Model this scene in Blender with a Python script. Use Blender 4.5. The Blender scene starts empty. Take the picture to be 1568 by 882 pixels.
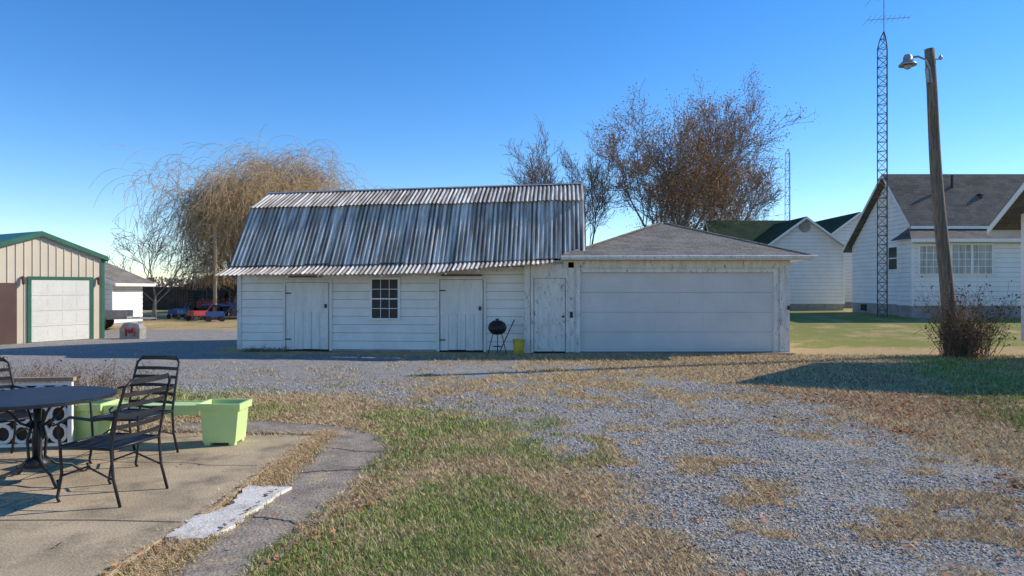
import bpy, math, random
import numpy as np
from mathutils import Vector, Matrix, Euler
R=random.Random(11); rng=np.random.default_rng(11)
D=bpy.data; SC=bpy.context.scene; COL=SC.collection
rad=math.radians
# ---------------------------------------------------------------- noise
_G=rng.random((256,256))
def vn(x,y,s=0):
    x=np.asarray(x,float)+s*17.31; y=np.asarray(y,float)+s*9.77
    xi=np.floor(x).astype(int); yi=np.floor(y).astype(int); fx=x-xi; fy=y-yi
    fx=fx*fx*(3-2*fx); fy=fy*fy*(3-2*fy)
    a=_G[xi%256,yi%256]; b=_G[(xi+1)%256,yi%256]; c=_G[xi%256,(yi+1)%256]; d=_G[(xi+1)%256,(yi+1)%256]
    return (a*(1-fx)+b*fx)*(1-fy)+(c*(1-fx)+d*fx)*fy
def fbm(x,y,sc,s=0,o=4):
    t=0;a=.5;n=0
    for i in range(o):
        t=t+a*vn(np.asarray(x)*sc,np.asarray(y)*sc,s+i*3); n+=a; a*=.5; sc*=2.07
    return t/n
def ss(a,b,x):
    t=np.clip((x-a)/(b-a),0,1); return t*t*(3-2*t)
# ---------------------------------------------------------------- materials
def nd(nt,t,ins=None,**kw):
    n=nt.nodes.new(t)
    for k,v in kw.items(): setattr(n,k,v)
    if ins:
        for k,v in ins.items():
            if hasattr(v,'is_output'): nt.links.new(v,n.inputs[k])
            else: n.inputs[k].default_value=v
    return n
def c4(c): return (c[0],c[1],c[2],1.0)
def mix(nt,f,a,b,blend='MIX'):
    n=nt.nodes.new('ShaderNodeMix'); n.data_type='RGBA'; n.blend_type=blend
    for i,v in ((0,f),(6,a),(7,b)):
        if hasattr(v,'is_output'): nt.links.new(v,n.inputs[i])
        else: n.inputs[i].default_value=v if i==0 else c4(v)
    return n.outputs[2]
def rng_map(nt,v,a,b,c=0.,d=1.):
    return nd(nt,'ShaderNodeMapRange',{0:v,1:a,2:b,3:c,4:d}).outputs[0]
def base(name):
    m=D.materials.new(name); m.use_nodes=True; nt=m.node_tree
    return m,nt,nt.nodes['Principled BSDF']
def noisy(name,c1,c2,scale=3,lo=.4,hi=.65,rough=.8,bump=.2,bscale=60,sc=(1,1,1),c3=None,lo3=.6,hi3=.68,s3=9,sc3=(1,1,1),var=.15,metal=0,coord='Object',valley_shade=None):
    m,nt,b=base(name)
    tc=nd(nt,'ShaderNodeTexCoord').outputs[coord]
    mp=nd(nt,'ShaderNodeMapping',{0:tc,3:sc}).outputs[0]
    n1=nd(nt,'ShaderNodeTexNoise',{'Vector':mp,'Scale':scale,'Detail':8.,'Roughness':.6}).outputs[0]
    col=mix(nt,rng_map(nt,n1,lo,hi),c1,c2)
    if valley_shade:  # darkens corrugation valleys in the colour, imitating stripes of grazing sun
        pitch,cv,a0,a1=valley_shade
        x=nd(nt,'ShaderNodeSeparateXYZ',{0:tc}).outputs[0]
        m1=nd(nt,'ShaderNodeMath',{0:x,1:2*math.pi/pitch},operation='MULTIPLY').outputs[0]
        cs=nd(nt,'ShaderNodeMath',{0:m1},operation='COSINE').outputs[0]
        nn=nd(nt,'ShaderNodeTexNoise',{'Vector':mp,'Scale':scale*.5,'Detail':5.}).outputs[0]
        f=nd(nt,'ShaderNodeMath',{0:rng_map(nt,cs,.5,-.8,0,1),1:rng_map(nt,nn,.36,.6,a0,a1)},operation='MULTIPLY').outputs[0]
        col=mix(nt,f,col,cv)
    if c3:
        mp3=nd(nt,'ShaderNodeMapping',{0:tc,3:sc3}).outputs[0]
        n3=nd(nt,'ShaderNodeTexNoise',{'Vector':mp3,'Scale':s3,'Detail':6.,'Roughness':.65}).outputs[0]
        col=mix(nt,rng_map(nt,n3,lo3,hi3),col,c3)
    n2=nd(nt,'ShaderNodeTexNoise',{'Vector':tc,'Scale':bscale,'Detail':4.}).outputs[0]
    v=rng_map(nt,n2,.25,.75,1-var,1+var)
    hv=nd(nt,'ShaderNodeHueSaturation',{'Color':col,'Value':v}).outputs[0]
    nt.links.new(hv,b.inputs['Base Color'])
    b.inputs['Roughness'].default_value=rough; b.inputs['Metallic'].default_value=metal
    if bump: nt.links.new(nd(nt,'ShaderNodeBump',{'Height':n2,'Strength':bump,'Distance':.01}).outputs[0],b.inputs['Normal'])
    return m
def shingle(name,c1,c2,c3,w=.3,h=.14):
    m,nt,b=base(name)
    uv=nd(nt,'ShaderNodeTexCoord').outputs['UV']
    br=nd(nt,'ShaderNodeTexBrick',{'Vector':uv,'Color1':c4(c1),'Color2':c4(c2),'Mortar':c4([x*.35 for x in c1]),'Scale':1.,'Mortar Size':.009,'Brick Width':w,'Row Height':h,'Bias':0.})
    n=nd(nt,'ShaderNodeTexNoise',{'Vector':uv,'Scale':1.3,'Detail':8.,'Roughness':.7}).outputs[0]
    col=mix(nt,rng_map(nt,n,.45,.7),br.outputs[0],c3)
    n2=nd(nt,'ShaderNodeTexNoise',{'Vector':uv,'Scale':30.,'Detail':3.}).outputs[0]
    col=nd(nt,'ShaderNodeHueSaturation',{'Color':col,'Value':rng_map(nt,n2,.3,.7,.55,1.45)}).outputs[0]
    nt.links.new(col,b.inputs['Base Color']); b.inputs['Roughness'].default_value=.95; b.inputs['Specular IOR Level'].default_value=.2
    nt.links.new(nd(nt,'ShaderNodeBump',{'Height':br.outputs['Fac'],'Strength':.5,'Distance':-.01}).outputs[0],b.inputs['Normal'])
    return m
def colattr(name,rough=.8,trans=0):
    m,nt,b=base(name)
    a=nd(nt,'ShaderNodeVertexColor',layer_name='Col')
    nt.links.new(a.outputs[0],b.inputs['Base Color']); b.inputs['Roughness'].default_value=rough; b.inputs['Specular IOR Level'].default_value=.15
    return m
M={}
M['paint']=noisy('white_paint_siding',(.83,.8,.74),(.72,.69,.63),2.2,.4,.7,.6,.25,45,(1,1,1),(.5,.43,.35),.62,.8,4,(1,1,3),.06)
M['paint2']=noisy('white_paint_clean',(.84,.82,.77),(.75,.73,.68),2,.4,.7,.55,.1,45,var=.04)
M['lapshade']=noisy('siding_lap_shadow',(.28,.26,.24),(.22,.2,.19),4,bump=0)  # grey for the shadow line painted under each lap
M['paintold']=noisy('peeling_paint',(.78,.75,.69),(.63,.6,.54),3,.4,.65,.75,.5,40,(3,3,.7),(.28,.24,.2),.58,.66,7,(2.5,2.5,.8),.1)
M['boards']=noisy('board_door_paint',(.8,.77,.71),(.66,.63,.57),3,.4,.7,.75,.3,50,(3,3,.5),(.4,.35,.29),.62,.74,6,(4,4,.8),.08)
M['gdoor']=noisy('garage_door_paint',(.66,.64,.61),(.58,.565,.54),1.2,.35,.7,.5,.05,30,var=.03)
M['dark']=noisy('dark_gap',(.02,.02,.02),(.03,.028,.025),3,bump=0)
M['soil']=noisy('soil',(.06,.045,.03),(.03,.025,.02),8)
M['glass']=noisy('window_glass',(.012,.014,.016),(.03,.03,.03),1.5,.4,.6,.12,0)
M['glass2']=noisy('curtained_glass',(.2,.21,.21),(.42,.42,.4),2.5,.4,.6,.2,0,sc=(6,6,.3))
M['iron']=noisy('black_iron',(.012,.012,.014),(.03,.025,.022),8,.5,.7,.5,.1)
M['rust']=noisy('rusty_tower_steel',(.16,.07,.045),(.07,.05,.045),6,.4,.6,.8,.1)
M['galv']=noisy('galvanised_steel',(.4,.41,.42),(.25,.25,.25),5,.4,.6,.5,.1,metal=.4)
M['shgrey']=shingle('grey_shingles',(.25,.225,.185),(.16,.14,.115),(.28,.25,.205))
M['shbrown']=shingle('brown_grey_shingles',(.17,.145,.12),(.1,.088,.075),(.19,.165,.135),.35,.18)
M['shgreen']=shingle('green_shingles',(.045,.08,.04),(.03,.06,.028),(.06,.09,.05),.35,.18)
M['corr']=noisy('weathered_metal_shaded_valleys',(.80,.73,.63),(.33,.275,.215),6,.38,.58,.8,.15,50,(1.7,.10,.10),(.14,.085,.055),.56,.74,4.5,(2.6,.2,.2),.18,metal=0.,valley_shade=(.115,(.09,.07,.055),.15,1.))  # weathering and rust, plus shade painted into the corrugation valleys
M['tan']=noisy('tan_metal_siding',(.66,.55,.4),(.6,.5,.36),1,.4,.7,.45,.03,20,var=.03)
M['green']=noisy('green_trim',(.03,.14,.075),(.025,.11,.06),2,.4,.6,.4,0)
M['brown']=noisy('brown_door',(.1,.05,.035),(.08,.04,.03),2,.4,.6,.5,0)
M['gdwhite']=noisy('cream_door_paint',(.74,.7,.6),(.68,.64,.55),1,.4,.6,.5,0)
M['wood']=noisy('weathered_pole_wood',(.22,.165,.115),(.1,.078,.058),4,.4,.6,.9,.7,30,(6,6,.4),(.33,.27,.2),.58,.68,8,(6,6,.5))
M['tanwood']=noisy('tan_wood',(.42,.3,.18),(.3,.21,.13),4,.4,.6,.8,.3,30,(.5,6,6))
M['lime']=noisy('lime_plastic',(.62,.78,.3),(.56,.72,.27),3,.4,.7,.4,.03,30,var=.03)
M['yellow']=noisy('yellow_plastic',(.6,.45,.03),(.35,.27,.05),5,.4,.6,.5,0)
M['red']=noisy('red_plastic',(.38,.03,.03),(.28,.02,.02),3,.4,.6,.5,0)
M['blue']=noisy('blue_plastic',(.03,.08,.25),(.03,.06,.2),3,.4,.6,.5,0)
M['teal']=noisy('teal_plastic',(.03,.25,.28),(.03,.2,.22),3,.4,.6,.5,0)
M['found']=noisy('concrete_block',(.35,.33,.3),(.26,.25,.23),3,.4,.6,.9,.3)
M['bark']=noisy('tree_bark',(.24,.18,.135),(.14,.11,.085),3,.4,.6,.95,.3,20)
M['bark2']=noisy('pale_bark',(.34,.27,.2),(.2,.165,.13),3,.4,.6,.95,.3,20)
M['willow']=noisy('willow_twig',(.6,.41,.21),(.42,.29,.15),3,.4,.6,.85,0)
M['weed']=noisy('dead_stems',(.26,.16,.1),(.16,.105,.07),3,.4,.6,.9,0)
M['col']=colattr('scatter_colours',.85)
M['fence']=noisy('dark_fence_wood',(.06,.045,.035),(.03,.025,.02),2,.4,.6,.9,.2)
M['stone']=noisy('pale_stone',(.4,.36,.31),(.3,.27,.23),6,.4,.6,.9,.5)
M['conc']=noisy('patio_concrete',(.53,.405,.25),(.38,.29,.18),1.6,.38,.65,.95,.5,60,(1,1,1),(.22,.17,.115),.50,.72,2.2,(1,1,1),.25)
M['conc2']=noisy('old_walk_concrete',(.38,.31,.23),(.24,.195,.15),2.8,.36,.62,.95,.9,50,(1,1,1),(.48,.36,.21),.54,.7,4.5,(1,1,1),.45)
M['conc3']=noisy('fresh_concrete_patch',(.74,.69,.6),(.5,.45,.37),5,.45,.68,.9,.6,50,var=.15)
for k in ('conc','conc2','conc3'): M[k].node_tree.nodes['Principled BSDF'].inputs['Specular IOR Level'].default_value=.15
# ---------------------------------------------------------------- mesh builder
class MB:
    def __init__(s,T=None): s.v=[];s.f=[];s.m=[];s.mi=0;s.T=T or Matrix.Identity(4)
    def add(s,vs,fs):
        o=len(s.v)
        for p in vs: s.v.append(tuple(s.T@Vector(p)))
        for f in fs: s.f.append([o+i for i in f]); s.m.append(s.mi)
    def quad(s,a,b,c,d): s.add([a,b,c,d],[(0,1,2,3)])
    def poly(s,*p): s.add(p,[tuple(range(len(p)))])
    def box(s,x0,x1,y0,y1,z0,z1,rz=0,piv=None):
        vs=[(x,y,z) for z in (z0,z1) for (x,y) in ((x0,y0),(x1,y0),(x1,y1),(x0,y1))]
        if rz:
            cx,cy=piv or ((x0+x1)/2,(y0+y1)/2); c,n=math.cos(rz),math.sin(rz)
            vs=[(cx+(x-cx)*c-(y-cy)*n,cy+(x-cx)*n+(y-cy)*c,z) for x,y,z in vs]
        s.add(vs,[(0,3,2,1),(4,5,6,7),(0,1,5,4),(1,2,6,5),(2,3,7,6),(3,0,4,7)])
    def prism(s,poly,z0,z1):
        n=len(poly); s.add([(x,y,z0) for x,y in poly]+[(x,y,z1) for x,y in poly],
          [tuple(range(n))[::-1],tuple(range(n,2*n))]+[(i,(i+1)%n,n+(i+1)%n,n+i) for i in range(n)])
    def slab(s,pts,t):
        P=[Vector(p) for p in pts]; n=(P[1]-P[0]).cross(P[2]-P[0]).normalized()
        if n.z<0: P=P[::-1]; n=-n
        Q=[p-n*t for p in P]; k=len(P)
        s.add(P+Q,[tuple(range(k)),tuple(range(k,2*k))[::-1]]+[((i+1)%k,i,k+i,k+(i+1)%k) for i in range(k)])
    def tube(s,pts,r,n=6,cap=True):
        P=[Vector(p) for p in pts]
        if not hasattr(r,'__len__'): r=[r]*len(P)
        vs=[];up=None
        for i,p in enumerate(P):
            d=(P[min(i+1,len(P)-1)]-P[max(i-1,0)])
            if d.length<1e-9: d=Vector((0,0,1))
            d.normalize()
            if up is None:
                a=Vector((0,0,1)) if abs(d.z)<.9 else Vector((1,0,0)); up=d.cross(a).normalized()
            up=(up-d*up.dot(d)); up.normalize(); w=d.cross(up)
            for k in range(n):
                t=2*math.pi*k/n; vs.append(p+(up*math.cos(t)+w*math.sin(t))*r[i])
        fs=[(i*n+k,i*n+(k+1)%n,(i+1)*n+(k+1)%n,(i+1)*n+k) for i in range(len(P)-1) for k in range(n)]
        if cap: fs+=[tuple(range(n))[::-1],tuple(range((len(P)-1)*n,len(P)*n))]
        s.add(vs,fs)
    def lathe(s,prof,cx,cy,n=20):
        vs=[(cx+r*math.cos(2*math.pi*k/n),cy+r*math.sin(2*math.pi*k/n),z) for r,z in prof for k in range(n)]
        fs=[(i*n+k,i*n+(k+1)%n,(i+1)*n+(k+1)%n,(i+1)*n+k) for i in range(len(prof)-1) for k in range(n)]
        s.add(vs,fs)
    def siding(s,xl,xr,z0,z1,y,lap=.2,dp=.018,shade_h=None):
        z=z0; gp=shade_h or lap*.055
        L=xl if callable(xl) else (lambda q:xl); Q=xr if callable(xr) else (lambda q:xr)
        while z<z1-1e-4:
            t=min(z+lap,z1); a,b,c,d=L(z),Q(z),Q(t),L(t)
            if b>a+.01:
                if c<d: c=d=(c+d)/2
                zg=min(z+gp,t)
                s.quad((a,y-dp,zg),(b,y-dp,zg),(c,y,t),(d,y,t))
                s.quad((a,y,zg),(b,y,zg),(b,y-dp,zg),(a,y-dp,zg))
                s.mi=1; s.quad((a,y-.001,z),(b,y-.001,z),(b,y-.001,zg),(a,y-.001,zg)); s.mi=0  # lap shadow as a coloured strip
            z=t
    def obj(s,name,mats,parent=None,loc=(0,0,0),rz=0,smooth=False):
        me=D.meshes.new(name); me.from_pydata(s.v,[],s.f)
        mats=list(mats) if isinstance(mats,(list,tuple)) else [mats]
        if any(s.m) and len(mats)==1: mats.append('lapshade')
        for m in mats: me.materials.append(M[m] if isinstance(m,str) else m)
        me.polygons.foreach_set('material_index',s.m)
        me.update()
        uvl=me.uv_layers.new(name='UVMap')
        if len(s.f)<30000:
            uv=np.zeros((len(me.loops),2))
            for p in me.polygons:
                n=p.normal
                u=Vector((-n.y,n.x,0))
                u=Vector((1,0,0)) if u.length<.05 else u.normalized()
                w=n.cross(u)
                for li in p.loop_indices:
                    co=me.vertices[me.loops[li].vertex_index].co; uv[li]=(co.dot(u),co.dot(w))
            uvl.data.foreach_set('uv',uv.ravel())
        if smooth: me.polygons.foreach_set('use_smooth',[True]*len(me.polygons))
        o=D.objects.new(name,me); COL.objects.link(o); o.location=loc; o.rotation_euler=(0,0,rz)
        if parent: o.parent=parent
        return o
def empty(name,loc=(0,0,0),rz=0):
    e=D.objects.new(name,None); e.empty_display_size=.3; COL.objects.link(e); e.location=loc; e.rotation_euler=(0,0,rz); return e
def npmesh(name,verts,faces,mat,cols=None,parent=None):
    verts=np.asarray(verts,np.float32); faces=np.asarray(faces,np.int32); k=faces.shape[1]
    me=D.meshes.new(name); me.vertices.add(len(verts)); me.vertices.foreach_set('co',verts.ravel())
    me.loops.add(faces.size); me.loops.foreach_set('vertex_index',faces.ravel())
    me.polygons.add(len(faces)); me.polygons.foreach_set('loop_start',np.arange(0,faces.size,k,dtype=np.int32))
    me.update(calc_edges=True); me.validate()
    if cols is not None:
        ca=me.color_attributes.new('Col','FLOAT_COLOR','POINT')
        c=np.ones((len(verts),4),np.float32); c[:,:3]=cols; ca.data.foreach_set('color',c.ravel())
    me.materials.append(M[mat] if isinstance(mat,str) else mat)
    o=D.objects.new(name,me); COL.objects.link(o)
    if parent: o.parent=parent
    return o
# ---------------------------------------------------------------- camera, light, sky
cam=D.cameras.new('camera'); co=D.objects.new('camera',cam); COL.objects.link(co)
co.location=(0,0,1.65); co.rotation_euler=(rad(90),0,0); cam.sensor_width=36; cam.lens=24.34; cam.clip_end=3000; SC.camera=co
AZ,EL=rad(72),rad(31)
S=Vector((math.cos(EL)*math.sin(AZ),math.cos(EL)*math.cos(AZ),math.sin(EL)))
sl=D.lights.new('sun','SUN'); sl.energy=5.0; sl.angle=rad(.5); sl.color=(1,.93,.83)
so=D.objects.new('sun',sl); COL.objects.link(so); so.rotation_euler=S.to_track_quat('Z','Y').to_euler(); so.location=(30,12,25)
w=D.worlds.new('World'); SC.world=w; w.use_nodes=True; nt=w.node_tree
sky=nd(nt,'ShaderNodeTexSky',sky_type='NISHITA'); sky.sun_disc=False; sky.sun_elevation=EL; sky.sun_rotation=AZ
sky.air_density=.9; sky.dust_density=0; sky.ozone_density=2.2; sky.altitude=0
hs=nd(nt,'ShaderNodeHueSaturation',{'Color':sky.outputs[0],'Hue':.503,'Saturation':1.34,'Value':1.28})
tint=mix(nt,1.,hs.outputs[0],(.92,.95,1.04),'MULTIPLY')
nt.links.new(tint,nt.nodes['Background'].inputs[0]); nt.nodes['Background'].inputs[1].default_value=.15
SC.view_settings.view_transform='Standard'; SC.view_settings.look='None'; SC.view_settings.exposure=0
# ---------------------------------------------------------------- ground
def gz(X,Y): return .42*ss(19,31,Y)*ss(4,11,X)
def sdf(X,Y,poly):
    d=np.full(X.shape,1e9); sgn=np.ones(X.shape); n=len(poly)
    for i in range(n):
        ax,ay=poly[i]; bx,by=poly[i-1]
        ex,ey=bx-ax,by-ay; wx,wy=X-ax,Y-ay
        t=np.clip((wx*ex+wy*ey)/(ex*ex+ey*ey),0,1)
        d=np.minimum(d,(wx-ex*t)**2+(wy-ey*t)**2)
        c1=Y>=ay; c2=Y<by; c3=ex*wy>ey*wx
        fl=(c1&c2&c3)|(~c1&~c2&~c3); sgn=np.where(fl,-sgn,sgn)
    return sgn*np.sqrt(d)
GP=[(1.0,1),(.85,4),(.7,5),(.55,6.75),(-.1,8.8),(-1.5,10),(-3.2,10.6),(-5.5,11.4),(-8,12.2),(-30,12.5),(-30,27),(-7.9,27),(-7.6,17.3),(-1.,16.3),(2,14.6),(4.0,12.0),(4.6,10.2),(4.2,8),(4.7,6),(6.0,4.4),(7,1)]
PATIO=[(-9,1.5),(-2.25,1.5),(-2.28,4.1),(-2.18,5.2),(-2.2,6.4),(-2.1,7.55),(-4.5,7.75),(-9,7.8)]
WALK=[(-1.95,1.5),(-1.5,1.5),(-1.42,3.2),(-1.48,4.0),(-1.36,5.),(-1.25,6.0),(-1.2,7.0),(-1.42,7.7),(-1.95,8.2),(-3.0,8.55),(-4.0,8.4),(-4.1,7.95),(-3.0,7.85),(-2.05,7.65),(-1.95,6.5),(-1.9,5.2),(-1.98,4.2)]
def masks(X,Y):
    n1=fbm(X,Y,.9,1); n2=fbm(X,Y,2.6,5); n3=fbm(X,Y,.45,9)
    g=ss(-.5,.5,-sdf(X,Y,GP)+1.7*(n1-.5)+1.2*(n2-.5)+.12)
    cen=ss(8.6,11,Y)*ss(-3,-.5,X)*ss(18,15,Y)
    g=g*(1-.8*ss(.42,.58,n2*.6+n1*.4)*cen)*(1-.4*ss(.52,.64,n2)*ss(18,12,Y)*ss(-9,-4,X))
    fore=ss(-.2,.8,X)*ss(9.5,7,Y)
    g=g*(1-.7*ss(.535,.62,n2*.55+n1*.45)*fore)
    med=np.exp(-((X-(1.9+.12*(Y-6)))/.28)**2)*ss(8.5,6,Y); g=g*(1-.6*med*ss(.4,.6,n2))
    gr=np.zeros_like(X)
    gr=np.maximum(gr,.5*ss(-3.0,-1,X)*ss(1.2,.2,X)*ss(10.5,9,Y))
    gr=np.maximum(gr,.5*ss(-6.5,-5,X)*ss(-1.5,-3,X)*ss(8,9,Y)*ss(12.5,11.5,Y))
    gr=np.maximum(gr,.68*ss(6.5,9,X)*ss(18,20,Y))
    gr=np.maximum(gr,.62*ss(5.5,7.0,X-.35*(Y-9))*ss(17,16,Y))
    gr=np.maximum(gr,.3*ss(20,26,Y))
    gr=np.clip(gr+(n1-.5)*1.3+(n2-.5)*.9-.05,0,1)*np.where(gr>.05,1,.35)
    lf=ss(.45,.58,n1)*ss(3.3,4.5,X)*ss(7.5,6.0,X-.3*(Y-6))*ss(15,10,Y)
    return g,gr,lf
xs=np.concatenate([-np.geomspace(26,900,22)[::-1],np.arange(-25,-9,.4),np.arange(-9,9,.08),np.arange(9,25.1,.4),np.geomspace(26,900,22)])
ys=np.concatenate([-np.geomspace(3,200,8)[::-1],np.arange(-2,2.5,.5),np.arange(2.5,18,.08),np.arange(18,45,.4),np.geomspace(46,1500,24)])
X,Y=np.meshgrid(xs,ys,indexing='xy')
Z=gz(X,Y)+.02*(fbm(X,Y,1.2,3)-.5)*ss(40,20,Y)*ss(30,20,np.abs(X))
pd=np.minimum(sdf(X,Y,PATIO),sdf(X,Y,WALK)); Z=Z-.012*ss(.1,0,pd)
g,gr,lf=masks(X,Y)
nx,ny=len(xs),len(ys); idx=np.arange(nx*ny).reshape(ny,nx)
F=np.stack([idx[:-1,:-1],idx[:-1,1:],idx[1:,1:],idx[1:,:-1]],-1).reshape(-1,4)
gm,nt,b=base('ground_cover')
tc=nd(nt,'ShaderNodeTexCoord').outputs['Object']
vc=nd(nt,'ShaderNodeVertexColor',layer_name='Col'); sp=nd(nt,'ShaderNodeSeparateColor',{0:vc.outputs[0]})
nA=nd(nt,'ShaderNodeTexNoise',{'Vector':tc,'Scale':9.,'Detail':8.,'Roughness':.7}).outputs[0]
nB=nd(nt,'ShaderNodeTexNoise',{'Vector':tc,'Scale':55.,'Detail':5.,'Roughness':.7}).outputs[0]
nC=nd(nt,'ShaderNodeTexNoise',{'Vector':tc,'Scale':2.2,'Detail':6.,'Roughness':.7}).outputs[0]
straw=mix(nt,rng_map(nt,nB,.35,.68),(.74,.54,.27),(.34,.23,.115))
straw=mix(nt,rng_map(nt,nA,.42,.7),straw,(.42,.28,.14))
grn=mix(nt,rng_map(nt,nB,.35,.7),(.36,.35,.1),(.16,.17,.05))
gf=nd(nt,'ShaderNodeMath',{0:sp.outputs[1],1:rng_map(nt,nA,.2,.8,-.35,.35)},operation='ADD').outputs[0]
col=mix(nt,rng_map(nt,gf,.25,.6),straw,grn)
col=mix(nt,rng_map(nt,nd(nt,'ShaderNodeMath',{0:sp.outputs[2],1:nA},operation='MULTIPLY').outputs[0],.2,.5,0,.85),col,(.32,.14,.06))
vo=nd(nt,'ShaderNodeTexVoronoi',{'Vector':tc,'Scale':42.}); vs=nd(nt,'ShaderNodeSeparateColor',{0:vo.outputs['Color']})
grav=mix(nt,vs.outputs[0],(.62,.59,.545),(.34,.32,.295))
grav=mix(nt,rng_map(nt,vo.outputs['Distance'],.3,.7),grav,(.2,.18,.15))
grav=mix(nt,rng_map(nt,nC,.5,.74,0,.7),grav,(.5,.4,.27))
kf=nd(nt,'ShaderNodeMath',{0:sp.outputs[0],1:rng_map(nt,nA,.25,.75,-.35,.35)},operation='ADD').outputs[0]
kf=rng_map(nt,kf,.35,.62); col=mix(nt,kf,col,grav)
nt.links.new(col,b.inputs['Base Color']); b.inputs['Roughness'].default_value=1.; b.inputs['Specular IOR Level'].default_value=.1
bh=nd(nt,'ShaderNodeMath',{0:nB,1:nA},operation='ADD').outputs[0]
nt.links.new(nd(nt,'ShaderNodeBump',{'Height':bh,'Strength':.8,'Distance':.03}).outputs[0],b.inputs['Normal'])
npmesh('ground',np.stack([X,Y,Z],-1).reshape(-1,3),F,gm,np.stack([g,gr,lf],-1).reshape(-1,3))
# ---------------------------------------------------------------- patio
def rough_poly(P,step=.12,amp=.02,seed=0):
    out=[];r=random.Random(seed)
    for i in range(len(P)):
        a=Vector(P[i]);c=Vector(P[(i+1)%len(P)]);n=max(1,int((c-a).length/step))
        for k in range(n):
            q=a.lerp(c,k/n); out.append((q.x+r.uniform(-amp,amp),q.y+r.uniform(-amp,amp)))
    return out
mb=MB(); mb.prism(rough_poly(PATIO,.15,.018,1),-.08,.035); mb.obj('patio_slab','conc')
mb=MB(); mb.prism(rough_poly(WALK,.09,.05,2),-.08,.016); mb.obj('old_walkway','conc2')
mb=MB(); mb.prism(rough_poly([(-2.14,5.65),(-1.82,5.62),(-1.86,5.2),(-1.93,4.6),(-2.0,4.42),(-2.27,4.47),(-2.23,4.9),(-2.1,5.15)],.06,.035,3),-.05,.04); mb.obj('concrete_patch','conc3')
mb=MB()
def crack(p,q,w=.008,z=.039,seed=1):
    r=random.Random(seed);n=18;pts=[];o=0
    for i in range(n+1):
        t=i/n; o=o*.8+r.uniform(-.02,.02); pts.append((p[0]+(q[0]-p[0])*t+o,p[1]+(q[1]-p[1])*t+o))
    for i in range(n):
        a,c=pts[i],pts[i+1]; d=Vector((c[0]-a[0],c[1]-a[1])).normalized(); nx_,ny_=-d.y*w,d.x*w
        mb.quad((a[0]-nx_,a[1]-ny_,z),(c[0]-nx_,c[1]-ny_,z),(c[0]+nx_,c[1]+ny_,z),(a[0]+nx_,a[1]+ny_,z))
crack((-8,5.0),(-2.3,4.75),.005,seed=2); crack((-4.2,7.6),(-3.9,1.6),.005,seed=3); crack((-2.3,6.3),(-4,6.5),.004,seed=4)
crack((-1.9,6.1),(-1.25,6.25),.007,.020,5); crack((-1.9,7.1),(-1.25,6.9),.006,.020,7); crack((-1.95,5.0),(-1.4,4.8),.006,.020,8)
mb.obj('patio_cracks','soil')
# ---------------------------------------------------------------- grass, stones, leaves
def sample(n,y0,y1,p=1.0):
    u=rng.random(n); y=y0*(y1/y0)**u; x=(rng.random(n)*2-1)*.82*y
    return x,y
x,y=sample(520000,3.7,17)
g,gr,lf=masks(x,y); pd=np.minimum(sdf(x,y,PATIO),sdf(x,y,WALK))
edge=rng.random(len(x))*.12*(.3+1.4*fbm(x,y,3.,7,2))
keep=(pd>-edge)&(rng.random(len(x))>g*1.0-.01)&(~((y>17.3)&(x>-7.5)&(x<7.2)))&(y<17.2)
keep&=~((x<-7.5)&(y>13))
x,y,g,gr,pd=x[keep],y[keep],g[keep],gr[keep],pd[keep]; n=len(x)
sc=(y/5)**.75; isg=rng.random(n)<np.clip((gr-.22)*1.5,0,.75)
h=np.where(isg,rng.uniform(.02,.05,n),rng.uniform(.012,.045,n))*sc**.5; wd=rng.uniform(.0018,.004,n)*sc
wd=np.where(isg,wd*1.25,wd)
th=rng.random(n)*6.283; tilt=np.where(isg,rng.uniform(.2,1.1,n),rng.uniform(.8,1.5,n)); L=h*np.where(isg,1,1.6)
dx,dy=np.cos(th),np.sin(th); z0=gz(x,y)+np.where(pd<0,.018,0)
v=np.zeros((n,3,3)); v[:,0]=np.stack([x-dy*wd,y+dx*wd,z0],-1); v[:,1]=np.stack([x+dy*wd,y-dx*wd,z0],-1)
v[:,2]=np.stack([x+dx*L*np.sin(tilt),y+dy*L*np.sin(tilt),z0+.006+L*np.cos(tilt)],-1)
c=np.where(isg[:,None],np.array([.34,.39,.11])*rng.uniform(.45,1.45,(n,1)),np.array([.8,.6,.33])*rng.uniform(.38,1.15,(n,1)))
br=rng.random(n)<.15; c[br&~isg]=c[br&~isg]*np.array([.55,.42,.35])
npmesh('grass',v.reshape(-1,3),np.arange(3*n).reshape(-1,3),'col',np.repeat(c,3,0))
# stones
x,y=sample(64000,3.7,12); g,gr,lf=masks(x,y); pd=np.minimum(sdf(x,y,PATIO),sdf(x,y,WALK))
keep=(pd>.03)&(rng.random(len(x))<g*.97+.01); x,y=x[keep],y[keep]; n=len(x)
o=np.array([(1,0,0),(-1,0,0),(0,1,0),(0,-1,0),(0,0,.7),(0,0,-.7)],float)
r=rng.uniform(.005,.012,n)*(y/5)**.5; big=rng.random(n)<.02; r[big]*=1.6
v=o[None]*rng.uniform(.6,1.35,(n,6,1))*r[:,None,None]
th=rng.random(n)*6.283; cs,sn=np.cos(th)[:,None],np.sin(th)[:,None]
v=np.stack([v[...,0]*cs-v[...,1]*sn,v[...,0]*sn+v[...,1]*cs,v[...,2]],-1)+np.stack([x,y,r*.3],-1)[:,None]
of=np.array([(0,2,4),(2,1,4),(1,3,4),(3,0,4),(2,0,5),(1,2,5),(3,1,5),(0,3,5)])
c=np.array([.53,.5,.46])*rng.uniform(.45,1.3,(n,1)); w_=rng.random(n)<.15; c[w_]=c[w_]*np.array([1.12,.92,.7])
npmesh('gravel',v.reshape(-1,3),(of[None]+np.arange(n)[:,None,None]*6).reshape(-1,3),'col',np.repeat(c,6,0))
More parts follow.
